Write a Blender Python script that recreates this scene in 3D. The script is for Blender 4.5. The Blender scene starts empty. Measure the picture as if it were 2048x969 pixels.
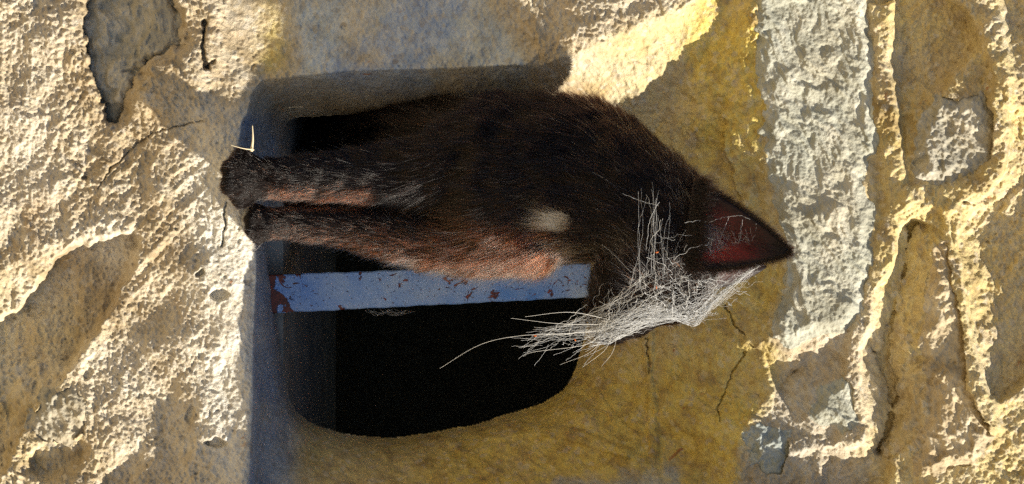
import bpy, bmesh, math, random
import numpy as np
from mathutils import Vector, Matrix
from mathutils.bvhtree import BVHTree

# ------------------------------------------------------------------ camera, sky, sun, exposure
scene = bpy.context.scene
C = scene.collection
DIST = 0.90                       # camera to wall face, metres
K = 0.00034 / DIST                # metres per photo pixel per metre of distance
W, H = 2048.0, 969.0
CAMZ = 1.30                       # eye height above the ground

def P(u, v, Y=0.0):
    """a place on the wall, in photo pixels, at the depth Y behind the wall face -> metres"""
    s = (DIST + Y) * K
    return Vector(((v - H / 2) * s, Y, CAMZ + (u - W / 2) * s))

def px(r, Y=0.0):
    return r * (DIST + Y) * K

cam_data = bpy.data.cameras.new('camera')
cam = bpy.data.objects.new('camera', cam_data)
C.objects.link(cam)
cam_data.sensor_fit = 'HORIZONTAL'
cam_data.sensor_width = 36.0
cam_data.lens = 18.0 / (1024 * K)
cam_data.clip_start = 0.01
cam_data.clip_end = 500.0
# the phone is held on its side: picture right = up, picture top = left
cam.matrix_world = Matrix(((0, -1, 0, 0), (0, 0, -1, -DIST), (1, 0, 0, CAMZ), (0, 0, 0, 1)))
scene.camera = cam

SUN = Vector((0.72, -0.30, 0.69)).normalized()       # towards the sun
world = bpy.data.worlds.new('World')
scene.world = world
world.use_nodes = True
wn = world.node_tree
bg = wn.nodes['Background']
sky = wn.nodes.new('ShaderNodeTexSky')
sky.sky_type = 'NISHITA'
sky.sun_disc = False
sky.ozone_density = 3.5
sky.sun_elevation = math.asin(SUN.z)
sky.sun_rotation = math.atan2(SUN.x, SUN.y)
wn.links.new(sky.outputs[0], bg.inputs[0])
bg.inputs[1].default_value = 0.056
sd = bpy.data.lights.new('sun', 'SUN')
sd.energy = 5.0
sd.angle = math.radians(0.5)
sd.color = (1.0, 0.91, 0.76)
so = bpy.data.objects.new('sun', sd)
C.objects.link(so)
so.location = SUN * 6 + Vector((0, 0, CAMZ))
so.rotation_euler = SUN.to_track_quat('Z', 'Y').to_euler()
vs = scene.view_settings
vs.view_transform = 'Standard'
vs.look = 'None'
vs.gamma = 1.0
vs.exposure = 0.76
vs.use_curve_mapping = False
scene.cycles.use_denoising = False
scene.cycles.sample_clamp_indirect = 3.0
scene.cycles.sample_clamp_direct = 12.0
scene.cycles.max_bounces = 8
scene.cycles.transparent_max_bounces = 12
try:
    scene.cycles_curves.shape = 'RIBBONS'
except Exception:
    pass

rng = np.random.default_rng(7)
random.seed(7)

# ------------------------------------------------------------------ numeric helpers
def vnoise(x, y, seed):
    r = np.random.default_rng(seed)
    T = r.random((256, 256)).astype(np.float32)
    xi = np.floor(x).astype(np.int64); yi = np.floor(y).astype(np.int64)
    fx = (x - xi).astype(np.float32); fy = (y - yi).astype(np.float32)
    fx = fx * fx * fx * (fx * (fx * 6 - 15) + 10); fy = fy * fy * fy * (fy * (fy * 6 - 15) + 10)
    x0 = xi & 255; x1 = (xi + 1) & 255; y0 = yi & 255; y1 = (yi + 1) & 255
    a = T[x0, y0]; b = T[x1, y0]; c = T[x0, y1]; d = T[x1, y1]
    return (a + (b - a) * fx) * (1 - fy) + (c + (d - c) * fx) * fy

def fbm(x, y, seed, octaves=4, gain=0.5, rot=0.6):
    """-1..1, about zero"""
    s = 0.0; amp = 1.0; tot = 0.0
    cr, sr = math.cos(rot), math.sin(rot)
    for o in range(octaves):
        s = s + amp * (vnoise(x, y, seed + o * 17) * 2 - 1)
        tot += amp
        amp *= gain
        x, y = (x * cr - y * sr) * 2.03 + 11.7, (x * sr + y * cr) * 2.03 - 5.3
    return s / tot

def ridge(x, y, seed, octaves=4):
    s = 0.0; amp = 1.0; tot = 0.0
    for o in range(octaves):
        s = s + amp * (1 - np.abs(vnoise(x, y, seed + o * 13) * 2 - 1))
        tot += amp; amp *= 0.5
        x, y = (x * .83 - y * .56) * 2.1 + 3.1, (x * .56 + y * .83) * 2.1 + 8.3
    return s / tot

def sstep(a, b, x):
    t = np.clip((x - a) / (b - a), 0, 1)
    return t * t * (3 - 2 * t)

def seg_dist(u, v, pts, closed=True):
    d = np.full(u.shape, 1e9, np.float32)
    n = len(pts)
    for i in range(n if closed else n - 1):
        ax, ay = pts[i]; bx, by = pts[(i + 1) % n]
        dx, dy = bx - ax, by - ay
        t = np.clip(((u - ax) * dx + (v - ay) * dy) / (dx * dx + dy * dy + 1e-9), 0, 1)
        d = np.minimum(d, (u - ax - t * dx) ** 2 + (v - ay - t * dy) ** 2)
    return np.sqrt(d)

def sdf(u, v, pts):
    """signed distance in px, positive inside"""
    ins = np.zeros(u.shape, bool)
    n = len(pts)
    for i in range(n):
        ax, ay = pts[i]; bx, by = pts[(i + 1) % n]
        if ay == by:
            continue
        c = ((ay > v) != (by > v)) & (u < (bx - ax) * (v - ay) / (by - ay) + ax)
        ins ^= c
    return np.where(ins, 1, -1) * seg_dist(u, v, pts)

def smooth_poly(pts, it=2):
    for _ in range(it):
        q = []
        for i in range(len(pts)):
            a = pts[i]; b = pts[(i + 1) % len(pts)]
            q.append((a[0] * .75 + b[0] * .25, a[1] * .75 + b[1] * .25))
            q.append((a[0] * .25 + b[0] * .75, a[1] * .25 + b[1] * .75))
        pts = q
    return pts

# ------------------------------------------------------------------ materials
def new_mat(name):
    m = bpy.data.materials.new(name)
    m.use_nodes = True
    nt = m.node_tree
    return m, nt, nt.nodes['Principled BSDF']

def N(nt, typ, **kw):
    n = nt.nodes.new(typ)
    for k, val in kw.items():
        setattr(n, k, val)
    return n

def noise(nt, co, scale, detail=6, rough=0.6, dist=0.0):
    n = N(nt, 'ShaderNodeTexNoise')
    n.inputs['Scale'].default_value = scale
    n.inputs['Detail'].default_value = detail
    n.inputs['Roughness'].default_value = rough
    n.inputs['Distortion'].default_value = dist
    nt.links.new(co, n.inputs['Vector'])
    return n.outputs['Fac']

def ramp(nt, fac, stops):
    r = N(nt, 'ShaderNodeValToRGB')
    el = r.color_ramp.elements
    while len(el) < len(stops):
        el.new(0.5)
    for e, (p, c) in zip(el, stops):
        e.position = p
        e.color = (*c, 1) if len(c) == 3 else c
    nt.links.new(fac, r.inputs[0])
    return r.outputs[0]

def mix(nt, fac, a, b, mode='MIX'):
    m = N(nt, 'ShaderNodeMix', data_type='RGBA', blend_type=mode)
    if isinstance(fac, float):
        m.inputs[0].default_value = fac
    else:
        nt.links.new(fac, m.inputs[0])
    for s, x in ((6, a), (7, b)):
        if isinstance(x, tuple):
            m.inputs[s].default_value = (*x, 1)
        else:
            nt.links.new(x, m.inputs[s])
    return m.outputs[2]

def mth(nt, op, a, b=0.0):
    m = N(nt, 'ShaderNodeMath', operation=op)
    for i, x in enumerate((a, b)):
        if isinstance(x, (int, float)):
            m.inputs[i].default_value = x
        else:
            nt.links.new(x, m.inputs[i])
    return m.outputs[0]

def bump(nt, h, dist, strength=1.0):
    b = N(nt, 'ShaderNodeBump')
    b.inputs['Distance'].default_value = dist
    b.inputs['Strength'].default_value = strength
    nt.links.new(h, b.inputs['Height'])
    return b.outputs[0]

def obj_co(nt):
    return N(nt, 'ShaderNodeTexCoord').outputs['Object']

def mortar_material():
    m, nt, b = new_mat('lime_mortar')
    co = obj_co(nt)
    at = N(nt, 'ShaderNodeAttribute', attribute_name='zone')
    sep = N(nt, 'ShaderNodeSeparateColor')
    nt.links.new(at.outputs['Color'], sep.inputs[0])
    big = noise(nt, co, 16, 5, .62, .4)
    mid = noise(nt, co, 60, 6, .65)
    fine = noise(nt, co, 420, 4, .7)
    cream = ramp(nt, big, [(.32, (.28, .21, .12)), (.44, (.50, .41, .27)), (.57, (.62, .55, .42)), (.70, (.47, .35, .21))])
    cream = mix(nt, ramp(nt, mid, [(.40, (0, 0, 0)), (.68, (.55, .55, .55))]), cream, (.58, .46, .31))
    ochre = ramp(nt, mid, [(.32, (.36, .24, .06)), (.44, (.66, .49, .12)), (.55, (.80, .64, .19)), (.68, (.60, .48, .26)), (.76, (.42, .30, .16))])
    grey = ramp(nt, mid, [(.34, (.32, .35, .36)), (.5, (.48, .52, .52)), (.66, (.62, .64, .61))])
    pale = ramp(nt, big, [(.35, (.70, .66, .56)), (.65, (.80, .765, .67))])
    wob = mth(nt, 'SUBTRACT', mid, .5)
    def zone(ch):
        f = mth(nt, 'ADD', sep.outputs[ch], mth(nt, 'MULTIPLY', wob, mth(nt, 'MULTIPLY', sep.outputs[ch], 1.3)))
        c = N(nt, 'ShaderNodeClamp'); nt.links.new(f, c.inputs[0]); return c.outputs[0]
    col = mix(nt, zone(2), cream, pale)
    col = mix(nt, zone(1), col, grey)
    col = mix(nt, zone(0), col, ochre)
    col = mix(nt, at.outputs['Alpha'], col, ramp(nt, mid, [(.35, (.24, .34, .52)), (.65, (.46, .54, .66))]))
    vo = N(nt, 'ShaderNodeTexVoronoi'); vo.inputs['Scale'].default_value = 260; nt.links.new(co, vo.inputs['Vector'])
    sv = N(nt, 'ShaderNodeSeparateColor'); nt.links.new(vo.outputs['Color'], sv.inputs[0])
    col = mix(nt, ramp(nt, sv.outputs[0], [(.62, (0, 0, 0)), (.95, (.32, .32, .32))]), col, (.34, .25, .14))
    col = mix(nt, ramp(nt, sv.outputs[1], [(.75, (0, 0, 0)), (.98, (.3, .3, .3))]), col, (.74, .71, .64))
    blot = noise(nt, co, 28, 7, .7, .8)
    col = mix(nt, ramp(nt, blot, [(.52, (0, 0, 0)), (.70, (.4, .4, .4))]), col, (.44, .33, .18))
    # rust, soot and brick crumbs, with a shape of their own
    spots = noise(nt, co, 95, 2, .4, .2)
    col = mix(nt, ramp(nt, spots, [(.72, (0, 0, 0)), (.78, (.5, .5, .5))]), col, (.20, .14, .08))
    rust = noise(nt, co, 48, 3, .5, 1.0)
    col = mix(nt, ramp(nt, rust, [(.715, (0, 0, 0)), (.75, (.8, .8, .8))]), col, (.40, .16, .06))
    col = mix(nt, ramp(nt, fine, [(.25, (.30, .30, .30)), (.5, (0, 0, 0))]), col, (.30, .22, .12))
    nt.links.new(col, b.inputs['Base Color'])
    b.inputs['Roughness'].default_value = .95
    b.inputs['Specular IOR Level'].default_value = .1
    hh = mth(nt, 'ADD', fine, mth(nt, 'MULTIPLY', noise(nt, co, 1100, 3, .6), .6))
    nt.links.new(bump(nt, hh, .0011), b.inputs['Normal'])
    return m

def stone_material(name, dark, mid_c, light, warm=.3):
    m, nt, b = new_mat(name)
    co = obj_co(nt)
    n1 = noise(nt, co, 40, 6, .6, .5)
    n2 = noise(nt, co, 170, 5, .65)
    n3 = noise(nt, co, 12, 3, .5)
    col = ramp(nt, n1, [(.3, dark), (.5, mid_c), (.68, light)])
    col = mix(nt, ramp(nt, n3, [(.5, (0, 0, 0)), (.72, (warm, warm, warm))]), col, (.56, .42, .23))
    col = mix(nt, ramp(nt, n2, [(.3, (.45, .45, .45)), (.5, (0, 0, 0))]), col, dark)
    col = mix(nt, ramp(nt, n2, [(.62, (0, 0, 0)), (.76, (.5, .5, .5))]), col, (.78, .75, .64))
    nt.links.new(col, b.inputs['Base Color'])
    b.inputs['Roughness'].default_value = .9
    b.inputs['Specular IOR Level'].default_value = .15
    hh = mth(nt, 'ADD', n2, mth(nt, 'MULTIPLY', noise(nt, co, 700, 3, .6), .4))
    nt.links.new(bump(nt, hh, .0014), b.inputs['Normal'])
    return m

def simple_material(name, color, rough=.8, spec=.3, var=.25, scale=30):
    m, nt, b = new_mat(name)
    co = obj_co(nt)
    n1 = noise(nt, co, scale, 5, .6)
    d = tuple(c * (1 - var) for c in color); l = tuple(min(1, c * (1 + var)) for c in color)
    nt.links.new(ramp(nt, n1, [(.3, d), (.7, l)]), b.inputs['Base Color'])
    b.inputs['Roughness'].default_value = rough
    b.inputs['Specular IOR Level'].default_value = spec
    return m

def paint_material():
    m, nt, b = new_mat('flaking_pale_blue_paint')
    tc = N(nt, 'ShaderNodeTexCoord')
    co = tc.outputs['Object']
    sx = N(nt, 'ShaderNodeSeparateXYZ'); nt.links.new(co, sx.inputs[0])
    mp = N(nt, 'ShaderNodeMapping'); mp.inputs['Scale'].default_value = (1.35, 1.35, .6)
    nt.links.new(co, mp.inputs[0])
    n1 = noise(nt, mp.outputs[0], 170, 5, .6, .5)
    n2 = noise(nt, co, 55, 5, .6, 1.2)
    n3 = noise(nt, co, 25, 3, .5)
    # chips are small along the bar and big flakes at its foot
    foot = mth(nt, 'MAXIMUM', 0.0, mth(nt, 'SUBTRACT', 1.0, mth(nt, 'MULTIPLY', sx.outputs[2], 25.0)))
    small = mth(nt, 'ADD', n1, mth(nt, 'MULTIPLY', mth(nt, 'SUBTRACT', n3, .5), .45))
    small = ramp(nt, small, [(.64, (0, 0, 0)), (.655, (1, 1, 1))])
    bigf = ramp(nt, mth(nt, 'ADD', n2, mth(nt, 'MULTIPLY', foot, .42)), [(.62, (0, 0, 0)), (.635, (1, 1, 1))])
    speck = ramp(nt, noise(nt, co, 620, 3, .5), [(.66, (0, 0, 0)), (.69, (.8, .8, .8))])
    chip = mth(nt, 'MAXIMUM', mth(nt, 'MAXIMUM', small, speck), bigf)
    paint = ramp(nt, noise(nt, co, 35, 4, .6), [(.3, (.14, .36, .92)), (.7, (.50, .67, .95))])
    prim = ramp(nt, noise(nt, co, 160, 3, .5), [(.35, (.10, .025, .018)), (.65, (.30, .07, .04))])
    nt.links.new(mix(nt, chip, paint, prim), b.inputs['Base Color'])
    b.inputs['Roughness'].default_value = .42
    inv = mth(nt, 'SUBTRACT', 1.0, chip)
    nt.links.new(bump(nt, inv, .0006), b.inputs['Normal'])
    return m

def hair_material(name, melanin, redness, rough=.32, color=None):
    m = bpy.data.materials.new(name)
    m.use_nodes = True
    nt = m.node_tree
    nt.nodes.clear()
    out = N(nt, 'ShaderNodeOutputMaterial')
    h = N(nt, 'ShaderNodeBsdfHairPrincipled')
    if color:
        h.parametrization = 'COLOR'
        h.inputs['Color'].default_value = (*color, 1)
    else:
        h.parametrization = 'MELANIN'
        h.inputs['Melanin'].default_value = melanin
        h.inputs['Melanin Redness'].default_value = redness
        h.inputs['Random Color'].default_value = .35
    h.inputs['Roughness'].default_value = rough
    h.inputs['Radial Roughness'].default_value = .3
    h.inputs['IOR'].default_value = 1.42
    nt.links.new(h.outputs[0], out.inputs[0])
    return m

M = {}
M['mortar'] = mortar_material()
M['lintel'] = stone_material('grey_green_limestone', (.31, .31, .25), (.46, .46, .38), (.60, .58, .48), .25)
M['greystone'] = stone_material('dark_grey_stone', (.16, .17, .14), (.33, .34, .28), (.60, .59, .50), .3)
M['warmstone'] = stone_material('buff_stone', (.34, .27, .17), (.54, .45, .30), (.70, .62, .46), .6)
M['buffgrey'] = stone_material('weathered_buff_grey_stone', (.26, .25, .20), (.42, .39, .31), (.60, .56, .46), .4)
M['bluestone'] = stone_material('blue_grey_stone', (.22, .25, .25), (.38, .41, .38), (.50, .51, .45), .15)
M['dark_room'] = simple_material('dim_room_plaster', (.42, .40, .36), .95, .05)
M['ground'] = simple_material('dry_ground', (.38, .31, .20), .95, .1, .3, 4)
M['paint'] = paint_material()
M['skin'] = simple_material('black_cat_coat', (.012, .009, .008), .8, .15, .4, 60)
M['fur'] = hair_material('black_brown_fur', 0, 0, .19, (.0032, .0014, .0011))
M['whitefur'] = hair_material('white_fur', 0, 0, .35, (.94, .93, .90))
M['straw'] = simple_material('dry_straw', (.72, .62, .42), .6, .3)

# ------------------------------------------------------------------ object helpers
def link(o, parent=None):
    C.objects.link(o)
    if parent is not None:
        o.parent = parent
        o.matrix_parent_inverse = parent.matrix_world.inverted()
    return o

def tag(o, label=None, cat=None, group=None, kind=None):
    if label: o['label'] = label
    if cat: o['category'] = cat
    if group: o['group'] = group
    if kind: o['kind'] = kind
    return o

def empty(name, loc):
    e = bpy.data.objects.new(name, None)
    e.location = loc
    e.empty_display_size = .02
    C.objects.link(e)
    e.matrix_world = Matrix.Translation(loc)
    return e

def np_mesh(name, co, quads, mat, parent=None, smooth=True, origin=None):
    me = bpy.data.meshes.new(name)
    co = np.asarray(co, np.float32)
    if origin is not None:
        co = co - np.asarray(origin, np.float32)
    quads = np.asarray(quads, np.int32)
    nv, nq, k = len(co), len(quads), quads.shape[1]
    me.vertices.add(nv); me.vertices.foreach_set('co', co.ravel())
    me.loops.add(nq * k); me.loops.foreach_set('vertex_index', quads.ravel())
    me.polygons.add(nq)
    me.polygons.foreach_set('loop_start', np.arange(0, nq * k, k, dtype=np.int32))
    me.polygons.foreach_set('use_smooth', np.full(nq, smooth))
    me.update(calc_edges=True)
    me.validate()
    me.materials.append(mat)
    o = bpy.data.objects.new(name, me)
    if origin is not None:
        o.location = origin
        o.matrix_world = Matrix.Translation(origin)
    return link(o, parent)

def bm_obj(name, bm, mat, parent=None, smooth=True, origin=None):
    me = bpy.data.meshes.new(name)
    if origin is not None:
        bmesh.ops.translate(bm, verts=bm.verts, vec=-Vector(origin))
    bmesh.ops.recalc_face_normals(bm, faces=bm.faces)
    bm.to_mesh(me); bm.free()
    for p in me.polygons: p.use_smooth = smooth
    me.materials.append(mat)
    o = bpy.data.objects.new(name, me)
    if origin is not None:
        o.location = origin
        o.matrix_world = Matrix.Translation(origin)
    return link(o, parent)

def tubes_mesh(name, lines, mat, parent=None, sides=3, origin=None):
    """lines: list of (points Nx3, radii N)"""
    vs_, fs_, base = [], [], 0
    for pts, rad in lines:
        pts = np.asarray(pts, np.float64); n = len(pts)
        rad = np.broadcast_to(np.asarray(rad, np.float64), (n,))
        t = np.gradient(pts, axis=0)
        t /= np.linalg.norm(t, axis=1)[:, None] + 1e-12
        ref = np.where(np.abs(t[:, 1:2]) < .9, np.array([[0, 1., 0]]), np.array([[1., 0, 0]]))
        a = np.cross(t, ref); a /= np.linalg.norm(a, axis=1)[:, None] + 1e-12
        b = np.cross(t, a)
        ang = np.arange(sides) * 2 * math.pi / sides
        ring = pts[:, None, :] + rad[:, None, None] * (np.cos(ang)[None, :, None] * a[:, None, :] + np.sin(ang)[None, :, None] * b[:, None, :])
        vs_.append(ring.reshape(-1, 3))
        i = np.arange(n - 1)[:, None]; j = np.arange(sides)[None, :]
        q = np.stack([i * sides + j, i * sides + (j + 1) % sides, (i + 1) * sides + (j + 1) % sides, (i + 1) * sides + j], -1).reshape(-1, 4) + base
        fs_.append(q); base += n * sides
    return np_mesh(name, np.concatenate(vs_), np.concatenate(fs_), mat, parent, True, origin)

# ------------------------------------------------------------------ the wall: its relief
STEP = 2.0
def axis(lo, hi, far_lo, far_hi):
    fine = np.arange(lo, hi + .1, STEP)
    def far(a, b):
        n = 26; t = (np.arange(1, n + 1) / n) ** 2.6
        return a + (b - a) * t
    return np.concatenate([far(lo, far_lo)[::-1], fine, far(hi, far_hi)])
# u runs up the wall, v runs to the right along it
BOT = W / 2 - CAMZ / .00034
ua = axis(-130, 2180, BOT - 60, 7600)
va = axis(-150, 1200, -10500, 11500)
U, V = np.meshgrid(ua, va, indexing='ij')
X = (V - H / 2) * .00034 ; Z = (U - W / 2) * .00034       # metres along the wall face
near = ((U > -150) & (U < 2200) & (V > -170) & (V < 1220))

O = [(496, 1004), (499, 950), (505, 800), (506, 690), (512, 560), (512, 480), (486, 330), (478, 285), (482, 248), (494, 226),
     (505, 185), (525, 160), (700, 141), (900, 136), (1020, 130), (1078, 132), (1150, 108), (1255, 66), (1285, 47), (1360, 18), (1440, -40),
     (1500, -150), (1500, 0), (1512, 120), (1532, 215), (1514, 255), (1526, 330), (1562, 450), (1570, 560), (1530, 680),
     (1560, 725), (1540, 800), (1480, 860), (1470, 960), (1460, 1004)]
HOLE = [(568, 262), (574, 240), (620, 230), (760, 226), (1000, 222), (1120, 250), (1180, 330), (1186, 460), (1182, 600), (1166, 690), (1142, 768),
        (1100, 800), (1050, 822), (960, 845), (900, 862), (800, 880), (700, 873), (640, 856), (596, 832), (566, 770), (556, 650), (546, 600),
        (538, 548), (534, 500), (550, 420), (566, 320)]
DEEP = .105
sO = sdf(U, V, O)
sH = sdf(U, V, smooth_poly(HOLE, 2)) + 4 * fbm(X * 45, Z * 45, 5, 4)
inO = sO > 0
t = np.clip(sO, 0, None) / (np.clip(sO, 0, None) + np.clip(-sH, 0, None) + 1e-6)
t = np.where(sH > 0, 1.0, t)
prof = np.where(t < 1, 1 - (1 - t) ** 1.15, 1.0)
base = .072 * prof + .033 * t ** 7                                   # depth of the splayed niche

h = np.zeros_like(U)                                 # relief, metres, positive = proud
h += .0055 * fbm(X * 9, Z * 9, 3, 3)
wob = 9 * fbm(X * 40, Z * 40, 21, 4) + 5 * fbm(X * 160, Z * 160, 22, 3)   # ragged outlines, px
def feat(pts, amount, soft=8, sm=1, ragged=1.0):
    global h
    d = sdf(U, V, smooth_poly(pts, sm)) + wob * ragged
    h += amount * sstep(-soft, soft, d)
    return d
wallmask = 1 - sstep(0, 60, sO)

# plaster face left of the sill: fat bed of mortar, hollows where it was never filled
feat([(-300, -300), (420, -300), (440, 60), (505, 180), (478, 290), (512, 470), (505, 1300), (-300, 1300)], .006, 22, 1, .8)
feat([(420, 200), (484, 230), (474, 290), (512, 470), (505, 1200), (380, 1200), (350, 700), (400, 430)], .004, 40, 1)
hollow1 = [(165, 30), (200, -40), (260, -60), (330, -30), (365, 40), (369, 90), (330, 106), (289, 126), (258, 172), (255, 224), (232, 255), (206, 234), (191, 181), (172, 119)]
feat(hollow1, -.017, 15, 1, 2.0)
hollow2 = [(-200, 720), (0, 650), (48, 611), (86, 545), (134, 500), (204, 478), (285, 466), (268, 525), (209, 627), (177, 675), (123, 750), (80, 800), (32, 868), (0, 960), (-200, 1100)]
feat(hollow2, -.022, 9, 1, 1.6)
feat([(60, 905), (110, 885), (180, 880), (170, 930), (110, 960), (60, 950)], -.010, 12, 1)
feat([(300, 880), (220, 930), (180, 1010), (260, 1010)], -.006, 20)
feat([(270, 130), (330, 105), (400, 100), (420, 190), (380, 235), (300, 230), (262, 215)], .005, 22)
# dips right of the lintel
hollow3 = [(1782, -60), (1782, 80), (1786, 160), (1803, 268), (1819, 366), (1840, 356), (1848, 250), (1868, 196), (1918, 134), (1960, 90), (1930, 20), (1890, -10), (1860, -60)]
feat(hollow3, -.016, 9, 1, .9)
hollow4 = [(1813, 432), (1786, 541), (1752, 584), (1741, 654), (1720, 718), (1728, 814), (1741, 905), (1790, 915), (1836, 857), (1850, 771), (1833, 664), (1838, 584), (1890, 482), (1850, 445)]
feat(hollow4, -.018, 8, 1, .9)
hollow5 = [(2010, 200), (2026, 273), (1999, 382), (1942, 418), (1921, 496), (1930, 570), (1945, 664), (1972, 790), (2010, 812), (2100, 700), (2200, 300)]
feat(hollow5, -.017, 8, 1, .9)
hollow6 = [(1530, 702), (1600, 700), (1690, 708), (1684, 771), (1675, 860), (1640, 862), (1560, 800)]
feat(hollow6, -.009, 10, 1, .6)
feat([(1640, 905), (1700, 885), (1790, 905), (1760, 1010), (1650, 1010)], -.011, 10, 1, .8)
feat([(2000, -60), (2100, -60), (2100, 80), (2030, 70), (2005, 20)], -.010, 12)
feat([(1730, -20), (1790, -20), (1786, 8), (1735, 8)], -.02, 5, 1, .3)
# right of the niche, out of view, a swelling is added to shade the sill
h += .074 * np.exp(-((U - 1045) / 470) ** 2) * sstep(984, 1014, V) * (1 - sstep(1250, 1500, V))
# the fat pointing between stones stands proud
def bead(pts, wdt, amt):
    global h
    d = seg_dist(U, V, pts, False) + wob * .8
    h += amt * (1 - sstep(wdt * .35, wdt, d))
bead([(1762, -80), (1768, 100), (1772, 250), (1790, 350), (1800, 400), (1775, 480), (1760, 560), (1725, 660), (1705, 740), (1715, 860), (1700, 890)], 34, .006)
bead([(1985, 60), (2005, 160), (2000, 300), (1975, 375), (1900, 400), (1830, 392)], 36, .007)
bead([(1905, 430), (1912, 540), (1935, 660), (1955, 780), (1985, 850)], 28, .008)
bead([(1560, 905), (1640, 880), (1725, 880)], 26, .005)
bead([(1175, 735), (1260, 850), (1350, 905)], 60, -.006)
bead([(1330, 30), (1200, 60), (1100, 100)], 30, .002)

# the rendered panel left of the opening is set back a little
d = sdf(U, V, [(420, -900), (455, 60), (520, 170), (1060, 140), (1075, 100), (990, -20), (930, -900)])
h -= .007 * sstep(-25, 60, d)

# surface texture of the mortar
S = lambda a: a / 1.0
rough_l = 1 - sstep(430, 520, U)
smoothz = np.clip(sstep(-10, 40, sO) + sstep(0, 60, d), 0, 1)     # niche and panel are trowelled smoother
amp = (1 - .60 * smoothz) * (1 - .45 * sstep(380, 470, U) * (1 - sstep(500, 560, U)))
wx = .012 * fbm(X * 30, Z * 30, 101, 3); wz = .012 * fbm(X * 30, Z * 30, 107, 3)      # warped so nothing repeats
patch = np.clip(.55 + 1.3 * fbm(X * 11, Z * 11, 111, 3), .15, 1.5)
h += amp * .0046 * fbm((X + wx) * 34, (Z + wz) * 38, 31, 4)
h += amp * patch * .0024 * (ridge((X + wx) * 70, (Z + wz) * 95, 37, 4) - .6)
h += amp * patch * .0019 * fbm((X + wx) * 230, (Z + wz) * 260, 41, 3)
h += amp * .0013 * fbm(X * 560, Z * 560, 47, 2)
h += smoothz * .0007 * fbm(X * 420, Z * 420, 48, 3)
h += (1 - smoothz) * .0060 * fbm((X + wx) * 19, (Z + wz) * 19, 151, 2)
# trowel and board marks: across the wall at the far left, slanting nearer the sill
lm = rough_l * (1 - sstep(150, 320, U))
h += lm * .0020 * fbm(X * 14, Z * 130, 51, 4)
aa = (X * .70 + Z * .71); bb = (-X * .71 + Z * .70)
dm = rough_l * sstep(80, 200, U) * (1 - sstep(380, 460, U)) * (1 - sstep(520, 640, V)) * sstep(230, 330, V)
h += dm * .0024 * fbm(bb * 30, aa * 190, 57, 3)
wr = sstep(1640, 1760, U)
h += wr * .0014 * fbm(bb * 60, aa * 260, 59, 3)
# trowel marks on the niche
nm = sstep(0, 30, sO)
h += nm * .0017 * fbm((X + Z) * 40, (X - Z) * 170, 63, 4)
h += nm * .0042 * fbm(X * 20, Z * 22, 66, 3)
rp = sstep(0, 90, sdf(U, V, [(960, 900), (1130, 800), (1180, 740), (1240, 740), (1360, 900), (1340, 960), (1100, 930)]) + 5 * wob)
h += rp * .0042 * (ridge((X + wx) * 55 + Z * 30, (Z + wz) * 120, 141, 4) - .6)
rp2 = nm * sstep(600, 700, U) * sstep(640, 760, V)
h += rp2 * .0030 * fbm(Z * 22 + X * 8, X * 120 - Z * 40, 145, 4)
h += nm * sstep(1180, 1300, U) * .0026 * fbm(X * 30, Z * 75, 147, 4)
bead([(1292, 640), (1298, 760), (1310, 905)], 16, .0035)
bead([(985, 868), (1060, 858), (1140, 868), (1250, 905)], 16, .0035)
pit = fbm(X * 210, Z * 210, 71, 2)
h -= (1 - .4 * smoothz) * .0014 * sstep(.60, .80, pit)
pit2 = fbm(X * 75, Z * 75, 73, 2)

# cracks and flaked edges
def crack(pts, wdt, depth):
    global h
    d = seg_dist(U + .7 * wob + 3 * fbm(X * 400, Z * 400, 133, 2), V - .6 * wob + 3 * fbm(X * 400, Z * 400, 134, 2), pts, False)
    wv_ = wdt * (.35 + .55 * vnoise(X * 120, Z * 120, 131))
    h -= depth * (1 - sstep(wv_ * .3, wv_, d))
crack([(408, 243), (356, 253), (310, 263), (273, 289), (248, 315), (217, 341), (191, 382)], 3.2, .003)
crack([(408, 46), (405, 90), (415, 134)], 9, .010)
crack([(415, 134), (430, 120)], 5, .006)
crack([(452, 408), (446, 430), (452, 455), (444, 492)], 4.5, .006)
crack([(1450, 610), (1470, 650), (1488, 672), (1497, 693), (1525, 700)], 3.0, .004)
crack([(1497, 697), (1478, 722), (1458, 765), (1437, 815), (1440, 840)], 3.0, .004)
crack([(1525, 700), (1585, 700), (1620, 672), (1660, 658)], 3.2, .005)
crack([(1290, 680), (1298, 720), (1303, 745)], 3, .004)
crack([(1196, 772), (1240, 830), (1275, 860), (1300, 890)], 3, .001)
for (cu, cv, ru, rv, dp) in [(438, 588, 18, 10, .007), (400, 548, 10, 7, .006), (430, 885, 22, 8, .006), (380, 830, 8, 20, .004), (175, 745, 10, 10, .004), (160, 355, 8, 5, .004), (1960, 402, 30, 10, .008)]:
    d = ((U - cu + 1.6 * wob) / ru) ** 2 + ((V - cv + 10 * fbm(X * 130, Z * 130, 77, 3)) / rv) ** 2
    h -= dp * (1 - sstep(.5, 1.4, d))

fade = np.ones_like(U)
h *= np.where(near, fade, .6)
Y0 = base - h
# keep the reveal's rim crisp: inside the opening the sheet just runs on into the dark
# stones ------------------------------------------------------------
def terr(x, y, seed, n=5.0, octv=4):
    f = fbm(x, y, seed, octv) * .5 + .5
    q = f * n
    k = np.floor(q); r = q - k
    return (k + sstep(.25, .75, r)) / n * 2 - 1

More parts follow.
